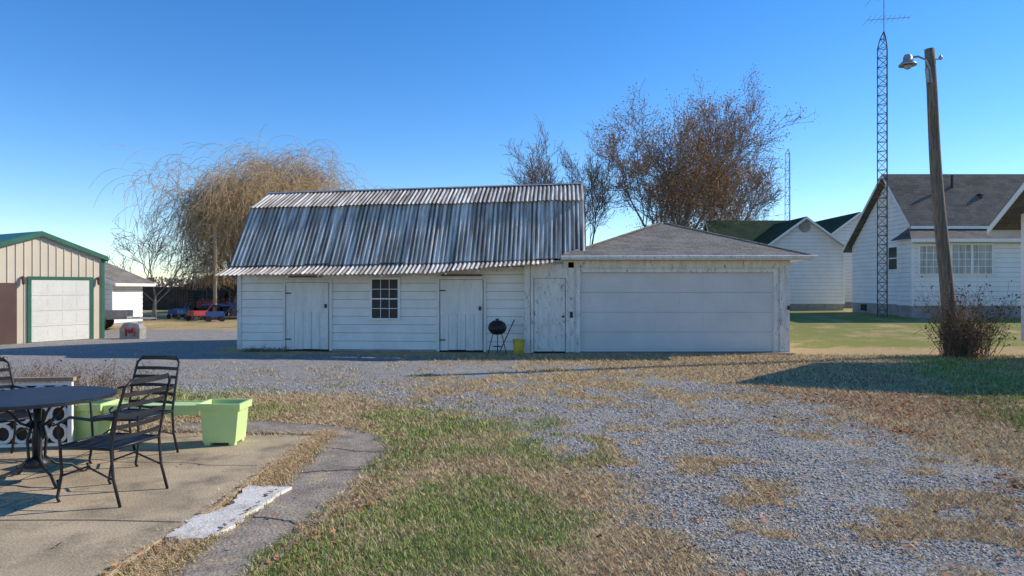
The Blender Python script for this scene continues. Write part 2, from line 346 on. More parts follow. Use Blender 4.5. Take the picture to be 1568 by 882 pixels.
# fallen leaves
x,y=sample(30000,3.7,16.5); g,gr,lf=masks(x,y); pd=np.minimum(sdf(x,y,PATIO),sdf(x,y,WALK))
seam=(pd>-.02)&(x>-2.35)&(x<-1.85)&(y<8)
pr=.06+lf*.95+.8*seam+.25*((pd<.3)&(pd>-.03))-.055*(pd<-.05)
pr=np.where((x<-5)&(y>12),.01,pr)
keep=rng.random(len(x))<pr; x,y,pd=x[keep],y[keep],pd[keep]; n=len(x)
r=rng.uniform(.012,.03,n)*(y/6)**.3; th=rng.random(n)*6.283
q=np.array([(1,0),(0,.6),(-1,0),(0,-.6)]); cs,sn=np.cos(th)[:,None],np.sin(th)[:,None]
vx=(q[:,0]*cs-q[:,1]*sn)*r[:,None]+x[:,None]; vy=(q[:,0]*sn+q[:,1]*cs)*r[:,None]+y[:,None]
vz=np.where(pd<0,.04,.012)[:,None]+rng.uniform(0,1,(n,4))*r[:,None]*.9
c=np.array([.36,.17,.075])*rng.uniform(.4,1.6,(n,1))*rng.uniform(.85,1.15,(n,3))
npmesh('fallen_leaves',np.stack([vx,vy,vz],-1).reshape(-1,3),np.arange(4*n).reshape(-1,4),'col',np.repeat(c,4,0))
# straw clippings gathered in the slab seam and along the patio edge
n=14000; t=rng.random(n); yy=3.6+4.3*t; xx=-2.07+rng.normal(0,.085,n); kk=(yy<4.45)|(yy>5.6)|(rng.random(n)<.12); xx,yy=xx[kk],yy[kk]; n=len(xx)
th=rng.random(n)*6.283; L=rng.uniform(.02,.07,n); dx,dy=np.cos(th),np.sin(th); wd=rng.uniform(.0012,.0028,n); zz=rng.uniform(.012,.05,n)
v=np.zeros((n,3,3)); v[:,0]=np.stack([xx-dy*wd,yy+dx*wd,zz],-1); v[:,1]=np.stack([xx+dy*wd,yy-dx*wd,zz],-1); v[:,2]=np.stack([xx+dx*L,yy+dy*L,zz+rng.uniform(-.01,.03,n)],-1)
npmesh('straw_litter',v.reshape(-1,3),np.arange(3*n).reshape(-1,3),'col',np.repeat(np.array([.78,.54,.27])*rng.uniform(.45,1.15,(n,1)),3,0))
# ---------------------------------------------------------------- barn
BA=math.atan2(-.65,9.0); barn=empty('white_barn',(-7.25,18.25,0),BA)
def rp(u):
    t=u/9.05
    return [(-.22,2.28+.15*t),(.99,3.87+.13*t),(2.2,4.42+.18*t),(3.45,3.87+.13*t),(4.5,2.30+.15*t)]
mb=MB(); mb.siding(.07,9.0,.05,2.36,0,.215,.02,.011)
for side,uu in ((0,.07),(1,9.0)):
    P=[(uu,w_,z_) for w_,z_ in [(0.02,0)]+[(a+.22 if i==0 else a,b_-.05) for i,(a,b_) in enumerate(rp(uu))]+[(4.4,0)]]
    mb.poly(*P)
mb.quad((.07,4.4,0),(9,4.4,0),(9,4.4,2.3),(.07,4.4,2.3))
mb.obj('siding','paint',barn)
mb=MB(); mb.box(.09,9,-.012,.1,0,.06); mb.obj('sill','found',barn)
def sheet(mb,u0,u1,pa,pb,pitch=.115,amp=.017,lift=0,rows=3,sag=0):
    n=max(2,int((u1-u0)/(pitch/6))); g_=[]
    for i in range(n+1):
        u=u0+(u1-u0)*i/n; a=pa(u);c=pb(u)
        d=Vector((0,c[0]-a[0],c[1]-a[1])).normalized(); nn=Vector((0,-d.z,d.y)) 
        if nn.z<0: nn=-nn
        off=amp*math.cos(2*math.pi*u/pitch)+lift
        g_.append([(u+nn.x*off,a[0]+(c[0]-a[0])*k/rows+nn.y*off,a[1]+(c[1]-a[1])*k/rows+nn.z*off-sag*math.sin(math.pi*k/rows)) for k in range(rows+1)])
    vs=[p for r_ in g_ for p in r_]; m_=rows+1
    mb.add(vs,[(i*m_+k,(i+1)*m_+k,(i+1)*m_+k+1,i*m_+k+1) for i in range(n) for k in range(rows)])
mb=MB(); u=-.08;k=0
while u<9.1:
    u1=min(u+.66,9.13); l=.006*(k%2); j=R.uniform(-.03,.03);j2=R.uniform(-.02,.02)
    sheet(mb,u,u1+.03,lambda q:(rp(q)[0][0]-.05+j,rp(q)[0][1]-.07+j),lambda q:(rp(q)[1][0]+.0,rp(q)[1][1]),lift=l+.012+R.uniform(0,.01),amp=.013)
    sheet(mb,u,u1+.03,lambda q:(rp(q)[1][0]-.1+j2,rp(q)[1][1]-.035+j2),lambda q:rp(q)[2],lift=l+.03)
    sheet(mb,u,u1+.03,lambda q:rp(q)[2],lambda q:rp(q)[3],lift=l+.02)
    sheet(mb,u,u1+.03,lambda q:rp(q)[3],lambda q:(rp(q)[4][0]+.1,rp(q)[4][1]-.1),lift=l+.012)
    u=u1; k+=1
    if u1>=9.12: break
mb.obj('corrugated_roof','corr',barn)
mb=MB()
for i in range(14):
    u0=-.1+i*.66; u1=min(u0+.67,9.15)
    if u1<=u0: break
    z0_,z1_=rp(u0)[2][1],rp(u1)[2][1]
    for sgn in (-1,1):
        mb.quad((u0,2.2,z0_+.06),(u1,2.2,z1_+.06),(u1,2.2+sgn*.14,z1_+.005),(u0,2.2+sgn*.14,z0_+.005))
mb.obj('ridge_cap','galv',barn)
def oz(u): return 1.97+.03*min(max(u/4.9,0),1)+ (.0 if u<5.2 else .27*((u-5.2)/3.0))
mb=MB(); u=-.12;k=0
while u<8.25:
    u1=min(u+.66,8.3); j=R.uniform(-.03,.03); l=.005*(k%2); s_=R.uniform(-.012,.015)
    sheet(mb,u,u1+.03,lambda q:(-.93+j,oz(q)+s_+.03*math.sin(q*1.3)*.3),lambda q:(-.16,2.23+.15*q/9.05),lift=l,sag=.015)
    u=u1;k+=1
    if u1>=8.29: break
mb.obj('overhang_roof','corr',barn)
mb=MB()
for k in range(11):
    u=.1+k*.8; mb.tube([(u,-.02,2.2+.013*k),(u,-.86,oz(u)-.045)],.03,4)
mb.box(0,8.2,-.05,-.021,2.08,2.18); 
mb.obj('overhang_rafters','paintold',barn)
def frame(mb,x0,x1,z0,z1,y0,y1,w_=.09,bottom=False):
    mb.box(x0-w_,x0,y0,y1,z0,z1+w_); mb.box(x1,x1+w_,y0,y1,z0,z1+w_); mb.box(x0,x1,y0,y1,z1,z1+w_)
    if bottom: mb.box(x0-w_-.02,x1+w_+.02,y0-.02,y1,z0-w_*.7,z0)
def board_door(u0,u1,zt,zm,name):
    e=empty(name); e.parent=barn
    mb=MB(); frame(mb,u0,u1,.02,zt,-.05,.01,.07); mb.box(u0+.02,u1-.02,-.045,.01,zm+.02,zt-.01)
    mb.box(u0+.02,u1-.02,-.06,-.046,zm-.01,zm+.05); mb.box(u0+.02,u1-.02,-.06,-.046,zt-.09,zt-.01)
    mb.obj('upper_panel','boards',e)
    mb=MB(); n=5; w_=(u1-u0-.04)/n
    for i in range(n): mb.box(u0+.02+i*w_+.004,u0+.02+(i+1)*w_-.004,-.05-R.uniform(0,.006),-.01,.04+R.uniform(0,.03),zm-.012)
    mb.obj('lower_boards','boards',e)
    mb=MB(); mb.box(u0,u1,-.02,-.008,.0,zt); mb.obj('door_gap','dark',e)
    mb=MB(); mb.box(u1-.12,u1-.06,-.075,-.05,zm+.1,zm+.2); mb.box(u0+.0,u0+.16,-.066,-.06,zt-.3,zt-.27); mb.box(u0+.0,u0+.16,-.066,-.06,.3,.33); mb.obj('hardware','iron',e)
board_door(1.33,2.5,1.80,1.03,'board_door'); board_door(5.40,6.54,1.87,.98,'dutch_door')
mb=MB(); frame(mb,3.63,4.31,.87,1.87,-.05,.01,.06,True)
for i in range(1,3): mb.box(3.63+.68*i/3-.007,3.63+.68*i/3+.007,-.035,-.012,.87,1.87)
for i in range(1,4): mb.box(3.63,4.31,-.037 if i!=2 else -.045,-.0105,.87+i*.25-.008*(1+(i==2)),.87+i*.25+.008*(1+(i==2)))
mb.obj('window_frame','paint2',barn)
M['barnglass']=noisy('dark_barn_glass',(.01,.01,.012),(.02,.02,.02),2,.4,.6,.5,0)
mb=MB(); mb.box(3.63,4.31,-.03,-.024,.87,1.87); mb.obj('window_pane','barnglass',barn)
mb=MB(); mb.box(.02,.13,-.035,.1,.03,2.25); mb.obj('corner_board','paintold',barn)
mb=MB(); mb.tube([(1.42,-.06,1.94),(2.3,-.06,1.94)],.018,6); mb.box(5.45,6.5,-.09,-.05,1.96,2.0); mb.obj('door_tracks','rust',barn)
# ---------------------------------------------------------------- garage
ga=empty('two_car_garage',(0,17.5,0))
mb=MB(); mb.box(.31,.545-.07,-.0,.1,0,2.25); mb.box(1.354+.05,1.72,0,.1,0,2.36); mb.box(.47,1.41,0,.1,1.97,2.25)
mb.box(6.6,7.02,0,.1,0,2.36); mb.box(1.72,6.6,0,.1,2.1,2.36)
mb.box(.31,.4,.1,6,0,2.2)
mb.T=Matrix.Translation((7.02,0,0))@Matrix.Rotation(rad(90),4,'Z'); mb.siding(.1,6,.1,2.36,0,.2,.018)
mb.T=Matrix.Identity(4); mb.quad((.31,6,0),(7.02,6,0),(7.02,6,2.36),(.31,6,2.36))
mb.obj('walls','paintold',ga)
mb=MB(); frame(mb,1.72,6.6,.0,2.04,-.04,0,.1); mb.box(1.42,1.56,-.03,-.001,.05,2.3); mb.box(6.76,6.9,-.035,-.001,.04,2.3); mb.box(1.3,7.02,-.03,-.001,2.16,2.34)
mb.box(.31,.45,-.035,-.001,.02,2.22)
mb.obj('trim','paintold',ga)
mb=MB()
for r_ in range(4):
    z0_=.04+r_*.5; mb.box(1.72,6.6,.03,.07,z0_,z0_+.494)
    for c_ in range(8):
        x0_=1.78+c_*.602; mb.box(x0_+.05,x0_+.53,.022,.03,z0_+.08,z0_+.41); 
mb.box(4.0,4.3,.012,.03,.1,.13)
mb.obj('overhead_door','gdoor',ga)
mb=MB(); mb.box(1.72,6.6,.05,.06,0,2.04); mb.obj('door_gap','dark',ga)
e=empty('walk_door'); e.parent=ga
mb=MB(); frame(mb,.545,1.354,.02,1.90,-.045,.02,.07)
mb.box(.56,1.34,-.0,.03,.05,1.89)
for (a,b_,c_,d_) in ((.56,.66,.05,1.89),(1.24,1.34,.05,1.89),(.66,1.24,.05,.2),(.66,1.24,.72,.9),(.66,1.24,1.76,1.89)): mb.box(a,b_,-.018,-.001,c_,d_)
mb.obj('door_leaf','paintold',e)
mb=MB(); mb.box(.5,1.4,.032,.04,0,1.95); mb.obj('door_gap','dark',e)
mb=MB(); mb.tube([(1.29,-.02,.93),(1.29,-.07,.93)],.028,8); mb.box(1.46,1.53,-.05,-.03,.9,1.05); mb.box(6.95,7.0,-.06,-.02,1.1,1.2); mb.obj('knob','iron',e)
ex0,ex1,ey0,ey1,ze=1.26,7.36,-.42,6.1,2.46; ap=(4.35,2.75,3.55); ap2=(4.5,2.9,3.55)
mb=MB(); A,B,C,Dd=(ex0,ey0,ze),(ex1,ey0,ze),(ex1,ey1,ze),(ex0,ey1,ze)
mb.slab([A,B,ap2,ap],.04); mb.slab([B,C,ap2],.04); mb.slab([C,Dd,ap,ap2],.04); mb.slab([Dd,A,ap],.04)
mb.obj('hip_roof','shgrey',ga)
mb=MB()
for a,c_ in ((A,ap),(B,ap2)):
    mb.tube([(a[0],a[1],a[2]+.0),(c_[0],c_[1],c_[2]+.005)],.035,5)
mb.obj('hip_caps','shgrey',ga)
mb=MB(); mb.box(ex0,ex1,ey0-.02,ey0+.0,ze-.12,ze-.03); mb.box(ex1,ex1+.02,ey0-.02,ey1,ze-.12,ze-.03); mb.box(ex0-.02,ex0,ey0-.02,ey1,ze-.12,ze-.03)
mb.box(ex0+.0,ex1,ey0,.0,ze-.11,ze-.09); mb.box(7.02,ex1,0,ey1,ze-.11,ze-.09)
mb.tube([(ex0-.05,ey0-.06,ze-.06),(ex1+.15,ey0-.06,ze-.045)],.045,8)
mb.obj('fascia_and_gutter','paintold',ga)
mb=MB(); mb.box(1.4,7.02,-.35,.0,-.02,.03); mb.obj('apron','conc2',ga)
# ---------------------------------------------------------------- generic gable building
def gable(parent,x0,x1,y0,y1,zb,ze,zr,wall,roof,trim,lap=.2,ov=.3,found=.3,ribs=False,T=None,xa=None):
    T=T or Matrix.Identity(4); xm=(x0+x1)/2 if xa is None else xa
    mb=MB(T)
    lf_=lambda z:x0 if z<ze else x0+(xm-x0)*(z-ze)/(zr-ze)
    rt_=lambda z:x1 if z<ze else x1-(x1-xm)*(z-ze)/(zr-ze)
    if ribs:
        mb.poly((x0,y0,zb),(x1,y0,zb),(x1,y0,ze),(xm,y0,zr),(x0,y0,ze))
        x=x0+.1
        while x<x1-.05:
            zt=ze+(zr-ze)*(1-abs(x-xm)/(xm-x0 if x<xm else x1-xm)); mb.box(x-.012,x+.012,y0-.02,y0-.001,zb,zt-.03); x+=.225
        mb.quad((x1,y0,zb),(x1,y1,zb),(x1,y1,ze),(x1,y0,ze)); mb.quad((x0,y0,zb),(x0,y1,zb),(x0,y1,ze),(x0,y0,ze))
    else:
        zz=zb+found; n=int(round((ze-zz)/lap)); lp=(ze-zz)/n
        mb.siding(lf_,rt_,zz,ze,y0,lp); mb.siding(lf_,rt_,ze,zr,y0,lp)
        W=y1-y0
        mb.T=T@Matrix.Translation((x1,y0,0))@Matrix.Rotation(rad(90),4,'Z'); mb.siding(0,W,zz,ze,0,lp)
        mb.T=T@Matrix.Translation((x0,y1,0))@Matrix.Rotation(rad(-90),4,'Z'); mb.siding(0,W,zz,ze,0,lp)
        mb.T=T
    mb.poly((x0,y1,zb),(x1,y1,zb),(x1,y1,ze),(xm,y1,zr),(x0,y1,ze)); mb.obj('walls',wall,parent)
    if found: mb=MB(T); mb.box(x0+.01,x1-.01,y0+.01,y1-.01,zb-.3,zb+found-.001); mb.obj('foundation','found',parent)
    sl_=(zr-ze)/(xm-x0); sr=(zr-ze)/(x1-xm); zl=ze-sl_*ov; zq=ze-sr*ov; up=.06
    mb=MB(T); a,b_=y0-ov,y1+ov
    mb.slab([(x0-ov,a,zl+up),(xm,a,zr+up),(xm,b_,zr+up),(x0-ov,b_,zl+up)],.05)
    mb.slab([(x1+ov,a,zq+up),(xm,a,zr+up),(xm,b_,zr+up),(x1+ov,b_,zq+up)],.05)
    mb.obj('roof',roof,parent)
    mb=MB(T); t=.14
    for ya,yb in ((a-.025,a-.002),(b_+.002,b_+.025)):
        for (p,q) in (((x0-ov,zl),(xm,zr)),((xm,zr),(x1+ov,zq))):
            vs=[(p[0],ya,p[1]+.05-t),(q[0],ya,q[1]+.05-t),(q[0],ya,q[1]+.05),(p[0],ya,p[1]+.05),(p[0],yb,p[1]+.05-t),(q[0],yb,q[1]+.05-t),(q[0],yb,q[1]+.05),(p[0],yb,p[1]+.05)]
            mb.add(vs,[(0,1,2,3),(7,6,5,4),(0,4,5,1),(3,2,6,7),(0,3,7,4),(1,5,6,2)])
    mb.box(x0-ov-.02,x0-ov-.001,a,b_,zl-.1,zl+.03); mb.box(x1+ov+.001,x1+ov+.02,a,b_,zq-.1,zq+.03)
    if not ribs:
        for xx in (x0,x1): mb.box(xx-.05,xx+.05,y0-.03,y0+.05,zb+found,ze-.02)
    mb.obj('trim',trim,parent)
tg=empty('tan_metal_garage',(-13.4,22.7,0),rad(60))
gable(tg,-3.78,0,0,7,0,2.66,3.32,'tan','green','green',ribs=True,found=0,ov=.1)
mb=MB()
for a,b_,c_,d_ in ((-2.26,-2.16,0,2.0),(-.46,-.36,0,2.0),(-2.16,-.46,1.9,2.0)): mb.box(a,b_,-.05,-.021,c_,d_)
mb.box(-.09,.02,-.04,-.0215,0,2.6); mb.obj('green_door_trim','green',tg)
mb=MB()
for r_ in range(4):
    mb.box(-2.16,-.46,-.04,-.022,.02+r_*.47,.02+r_*.47+.462)
    for c_ in range(4): mb.box(-2.12+c_*.42,-2.12+c_*.42+.33,-.043,-.0405,.1+r_*.47,.1+r_*.47+.3)
mb.obj('overhead_door','gdwhite',tg)
mb=MB(); mb.box(-3.3,-2.55,-.045,-.022,0,1.8); mb.obj('walk_door','brown',tg)
mb=MB()
for x_ in (-2.4,-.2): mb.box(x_-.03,x_+.03,-.1,-.022,1.95,2.0); mb.lathe([(.01,2.02),(.055,1.95),(.045,1.78),(.01,1.74)],x_,-.1,8)
mb.obj('lanterns','rust',tg)
wh=empty('white_outbuilding')
gable(wh,-22.5,-17.35,30,32.5,0,2.0,3.1,'paint2','shgrey','paint2',ov=.4,found=.1)
mb=MB(); mb.box(-18.6,-17.8,29.95,29.975,.1,1.6); mb.obj('dark_door','fence',wh)
mb=MB(); mb.box(-17.78,-17.68,29.93,29.975,.1,1.7); mb.box(-18.73,-18.62,29.93,29.975,.1,1.7); mb.obj('door_casing','green',wh)
tr=empty('utility_trailer',(-16.3,27.5,0),rad(20))
mb=MB(); mb.box(-1.3,1.0,-.7,.7,.42,.5); mb.box(-1.3,1.0,-.72,-.69,.5,.75); mb.box(-1.3,1.0,.69,.72,.5,.75); mb.box(-1.33,-1.3,-.7,.7,.5,.75); mb.tube([(1.0,-.5,.45),(1.9,0,.42),(1.0,.5,.45)],.03,5); mb.obj('bed','found',tr)
mb=MB()
for y_ in (-.85,.75):
    mb.T=Matrix.Translation((0,y_,.3))@Matrix.Rotation(rad(-90),4,'X'); mb.lathe([(0,0),(.16,0),(.29,.0),(.3,.03),(.3,.1),(.28,.13),(0,.13)],0,0,18)
mb.obj('wheels','iron',tr)
mb=MB(); 
for y_ in (-.86,.88): mb.T=Matrix.Translation((0,y_,.3))@Matrix.Rotation(rad(-90),4,'X'); mb.lathe([(0,0),(.14,0),(.14,-.01),(0,-.02)],0,0,12)
mb.obj('hubs','paint2',tr)
st=empty('painted_boulder',(-12.35,22.6,0))
mb=MB(); P=[(-.36,-.18),(-.1,-.22),(.3,-.2),(.38,.05),(.2,.2),(-.25,.2)]
mb.prism(P,0,.34); mb.add([(x_*1,y_*1,.34) for x_,y_ in P]+[(x_*.75,y_*.6,.5+.03*math.sin(i*2)) for i,(x_,y_) in enumerate(P)],[(i,(i+1)%6,6+(i+1)%6,6+i) for i in range(6)]+[tuple(range(6,12))]); mb.obj('stone','stone',st)
mb=MB()
for (p,q) in (((-.13,.1),(-.13,.38)),((-.13,.38),(0,.2)),((0,.2),(.13,.38)),((.13,.38),(.13,.1))): mb.tube([(p[0],-.23,p[1]),(q[0],-.23,q[1])],.035,5)
mb.obj('letter_m','red',st)
# ---------------------------------------------------------------- right big house
bh_=empty('white_siding_house')
mb=MB(); zb=.42
X0,X1=17.4,32
mb.T=Matrix.Translation((X0,35.4,0))@Matrix.Rotation(rad(-90),4,'Z')
W=5.4
def gl(z): return 0 if z<3.7 else (35.4-31.9)*(z-3.7)/(6.75-3.7)
def gr_(z): return W if z<4.5 else W-(1.9)*(z-4.5)/(6.75-4.5)
mb.siding(gl,gr_,.9,3.7,0,.2); mb.siding(gl,gr_,3.7,6.72,0,.2)
mb.T=Matrix.Identity(4); mb.siding(X0,X1,.9,4.5,30,.2)
mb.siding(16.7,30,.9,3.7,28.9,.2)
mb.T=Matrix.Translation((16.7,30,0))@Matrix.Rotation(rad(-90),4,'Z'); mb.siding(0,1.1,.9,3.7,0,.2); mb.T=Matrix.Identity(4)
mb.quad((16.7,30,.9),(17.4,30,.9),(17.4,30,3.7),(16.7,30,3.7))
mb.quad((X0,35.4,.4),(X1,35.4,.4),(X1,35.4,3.7),(X0,35.4,3.7))
mb.obj('walls','paint2',bh_)
mb=MB(); mb.box(X0+.02,X1,30,35.38,.1,.9); mb.box(16.72,30,28.92,30,.1,.9); mb.obj('foundation','found',bh_)
mb=MB(); xo=X0-.35
mb.slab([(xo,29.65,4.32),(X1,29.65,4.32),(X1,31.9,6.9),(xo,31.9,6.9)],.06); mb.slab([(xo,31.9,6.9),(X1,31.9,6.9),(X1,35.8,3.52),(xo,35.8,3.52)],.06)
mb.slab([(16.45,28.55,3.7),(30,28.55,3.7),(30,30,4.3),(17.2,30,4.3)],.05); mb.slab([(16.45,28.55,3.7),(17.2,30,4.3),(17.2,30.1,4.2),(16.45,30.1,3.7)],.03)
mb.obj('roof','shbrown',bh_)
mb=MB(); mb.box(16.45,30,28.5,28.53,3.55,3.69); mb.box(xo,X1,29.58,29.62,4.18,4.3)
for (p,q) in (((29.65,4.18),(31.9,6.76)),((31.9,6.76),(35.8,3.38))): mb.add([(xo-.03,p[0],p[1]),(xo-.03,q[0],q[1]),(xo-.03,q[0],q[1]+.13),(xo-.03,p[0],p[1]+.13),(xo,p[0],p[1]),(xo,q[0],q[1]),(xo,q[0],q[1]+.13),(xo,p[0],p[1]+.13)],[(0,1,2,3),(7,6,5,4),(0,4,5,1),(3,2,6,7)])
mb.box(16.66,16.76,28.86,28.95,.9,3.6); mb.box(X0-.04,X0+.05,29.96,30.05,3.9,4.4)
def win(x0,x1,z0,z1,y,n,rows=3,cols=3):
    frame(mb,x0,x1,z0,z1,y-.06,y-.0,.08,True); w_=(x1-x0)/n
    for i in range(1,n): mb.box(x0+i*w_-.05,x0+i*w_+.05,y-.055,y-.02,z0,z1)
    for i in range(n):
        for c_ in range(1,cols): xx=x0+i*w_+w_*c_/cols; mb.box(xx-.013,xx+.013,y-.045,y-.03,z0,z1)
    for r_ in range(1,rows+1): zz=z0+(z1-z0)*r_/(rows+1); mb.box(x0,x1,y-.047,y-.0305,zz-.013,zz+.013)
win(17.0,17.85,2.25,3.4,28.9,1); win(18.35,20.0,2.25,3.45,28.9,2)
win(22.5,24,2.25,3.45,28.9,2)
mb.T=Matrix.Translation((X0,35.4,0))@Matrix.Rotation(rad(-90),4,'Z'); frame(mb,3.5,4.2,2.5,3.5,-.06,0,.08,True); mb.box(3.5,4.2,-.05,-.03,2.98,3.03); mb.box(3.3,3.7,-.05,0,5.5,5.9)
mb.T=Matrix.Identity(4)
mb.obj('trim','paint2',bh_)
mb=MB(); mb.box(17.0,17.85,28.862,28.868,2.25,3.4); mb.box(18.35,20,28.862,28.868,2.25,3.45); mb.box(22.5,24,28.862,28.868,2.25,3.45); mb.obj('window_panes','glass2',bh_)
mb=MB(); mb.box(X0-.035,X0-.03,31.2,31.9,2.5,3.5); mb.box(X0-.03,X0+.01,30.6,31.2,.55,.85); mb.box(X0-.03,X0+.01,34,34.5,.55,.85); mb.obj('dark_panes','glass',bh_)
mb=MB(); mb.tube([(19.9,31.3,6.0),(19.9,31.3,6.75)],.06,8); mb.lathe([(.0,5.55),(.12,5.55),(.12,5.8),(.16,5.82),(.0,5.9)],20.9,30.9,8); mb.obj('roof_vents','iron',bh_)
# ---------------------------------------------------------------- green-roofed cottage
gc=empty('green_roof_cottage')
gable(gc,13.9,18.2,38,43,.42,3.95,5.5,'paint2','shgreen','paint2',ov=.3,found=.35)
gable(gc,-1.9,1.9,-2.75,2.75,.42,3.9,5.75,'paint2','shgreen','paint2',ov=.25,found=.35,T=Matrix.Translation((14.9,42.6,0))@Matrix.Rotation(rad(90),4,'Z')@Matrix.Translation((0,0,0)))
gable(gc,19.2,23.8,43,56,.42,4.6,6.3,'paint2','shgreen','paint2',ov=.3,found=.35)
mb=MB(); mb.T=Matrix.Translation((16.05,37.95,5.0))@Matrix.Rotation(rad(90),4,'X'); mb.lathe([(0,.0),(.26,.0),(.3,.02),(.3,-.05)],0,0,20); mb.obj('round_vent','found',gc)
# ---------------------------------------------------------------- near house, right edge (gable end faces -X)
nh=empty('white_gabled_house')
gable(nh,-1.85,1.85,0,9,0,3.42,4.85,'paint','shbrown','paint2',ov=.5,found=.4,lap=.16,T=Matrix.Translation((12.05,14.45,0))@Matrix.Rotation(rad(-90),4,'Z'))
# ---------------------------------------------------------------- utility pole with lamp
up=empty('utility_pole_lamp',(10.67,16.8,0))
mb=MB(); n=16; mb.tube([(-.57*i/n+.03*math.sin(i*.5),0,-.3+7.75*i/n) for i in range(n+1)],[.165-.055*i/n for i in range(n+1)],14); mb.obj('pole','wood',up,smooth=True)
mb=MB(); px_=-.55
arm=[(px_,-.1,6.6),(px_-.06,-.12,6.95),(px_-.16,-.13,7.15),(px_-.35,-.14,7.22),(px_-.5,-.14,7.2)]
mb.tube(arm,.025,8); mb.tube([(px_-.1,-.12,6.6),(px_-.13,-.12,6.95)],.04,6); mb.tube([(px_+.05,0,7.2),(px_+.28,0,7.2)],.015,5); mb.lathe([(.0,7.18),(.04,7.2),(.05,7.25),(.02,7.3),(0,7.3)],px_+.28,0,8)
mb.tube([(px_+.14,-.02,7.1),(px_+.12,-.03,5.),(px_+.3,-.03,3),(px_+.45,-.05,.1)],.012,5)
mb.obj('arm_and_wires','galv',up)
mb=MB(); hx=px_-.6
mb.lathe([(.0,7.27),(.07,7.26),(.1,7.2),(.1,7.12),(.19,7.04),(.2,7.0),(.17,7.01),(.08,7.08),(0,7.08)],hx,-.14,16); mb.lathe([(.07,7.06),(.09,7.0),(.07,6.93),(0,6.9)],hx,-.14,12); mb.obj('lamp_head','galv',up,smooth=True)
# ---------------------------------------------------------------- lattice towers
def tower(name,x,y,z0,z1,w_,step,r_,mat,taper=0):
    e=empty(name,(x,y,0)); mb=MB(); k=[(math.cos(a)*w_/1.73,math.sin(a)*w_/1.73) for a in (rad(-90),rad(30),rad(150))]
    def s_(z): return 1-taper*(z-z0)/(z1-z0) if z<z1-.5 else (1-taper)*max(.05,(z1-z)/.5)
    zs=[z0]; 
    while zs[-1]<z1: zs.append(min(zs[-1]+step,z1))
    for a in k: mb.tube([(a[0]*s_(z),a[1]*s_(z),z) for z in zs],r_,5)
    for i in range(len(zs)-1):
        for j in range(3):
            a,c_=k[j],k[(j+1)%3]
            if i%2: a,c_=c_,a
            mb.tube([(a[0]*s_(zs[i]),a[1]*s_(zs[i]),zs[i]),(c_[0]*s_(zs[i+1]),c_[1]*s_(zs[i+1]),zs[i+1])],r_*.6,4)
            mb.tube([(k[j][0]*s_(zs[i]),k[j][1]*s_(zs[i]),zs[i]),(k[(j+1)%3][0]*s_(zs[i]),k[(j+1)%3][1]*s_(zs[i]),zs[i])],r_*.6,4)
    mb.obj('lattice',mat,e); return e
t=tower('tv_antenna_tower',15.9,29.6,.3,12.6,.42,.4,.022,'rust')
mb=MB(); mb.tube([(0,0,12.2),(0,0,14.6)],.02,5); mb.tube([(-.7,0,13.1),(1.2,.2,13.3)],.014,5)
for i in range(9):
    u=i/8; c_=(-.7+1.9*u,.2*u,13.1+.2*u); l=.55-.3*u; mb.tube([(c_[0]-.1,c_[1]-l,c_[2]),(c_[0]+.1,c_[1]+l,c_[2])],.009,4)
mb.tube([(-.7,0,14.1),(-.2,0,13.95)],.01,4); mb.tube([(-.45,-.6,14.3),(-.5,.6,13.9)],.01,4)
mb.obj('antenna','galv',t)
tower('radio_tower',35.9,90,.4,19.7,.75,1.1,.04,'galv',.2)
# ---------------------------------------------------------------- trees
def seg_mesh(name,segs,mat,parent,mat2=None):
    A=np.array([s[0] for s in segs]);B=np.array([s[1] for s in segs]);ra=np.array([s[2] for s in segs]);rb=np.array([s[3] for s in segs])
    big=ra>.05
    for nm,sel,k in (('limbs',big,7),('twigs',~big,3)):
        if not sel.any(): continue
        a,b_,r0,r1=A[sel],B[sel],ra[sel],rb[sel]; d=b_-a; d/=np.linalg.norm(d,axis=1)[:,None]+1e-9
        ref=np.where(np.abs(d[:,2:3])<.9,np.array([[0,0,1.]]),np.array([[1.,0,0]])); u=np.cross(d,ref); u/=np.linalg.norm(u,axis=1)[:,None]; w_=np.cross(d,u)
        ang=np.arange(k)*2*math.pi/k; ring=u[:,None]*np.cos(ang)[None,:,None]+w_[:,None]*np.sin(ang)[None,:,None]
        v=np.concatenate([a[:,None]+ring*r0[:,None,None],b_[:,None]+ring*r1[:,None,None]],1)
        f=np.array([(i,(i+1)%k,k+(i+1)%k,k+i) for i in range(k)]); n=len(a)
        npmesh(nm,v.reshape(-1,3),(f[None]+np.arange(n)[:,None,None]*2*k).reshape(-1,4),mat if nm=='limbs' or not mat2 else mat2,parent=parent)
def rv(r): 
    return Vector((r.gauss(0,1),r.gauss(0,1),r.gauss(0,1)))
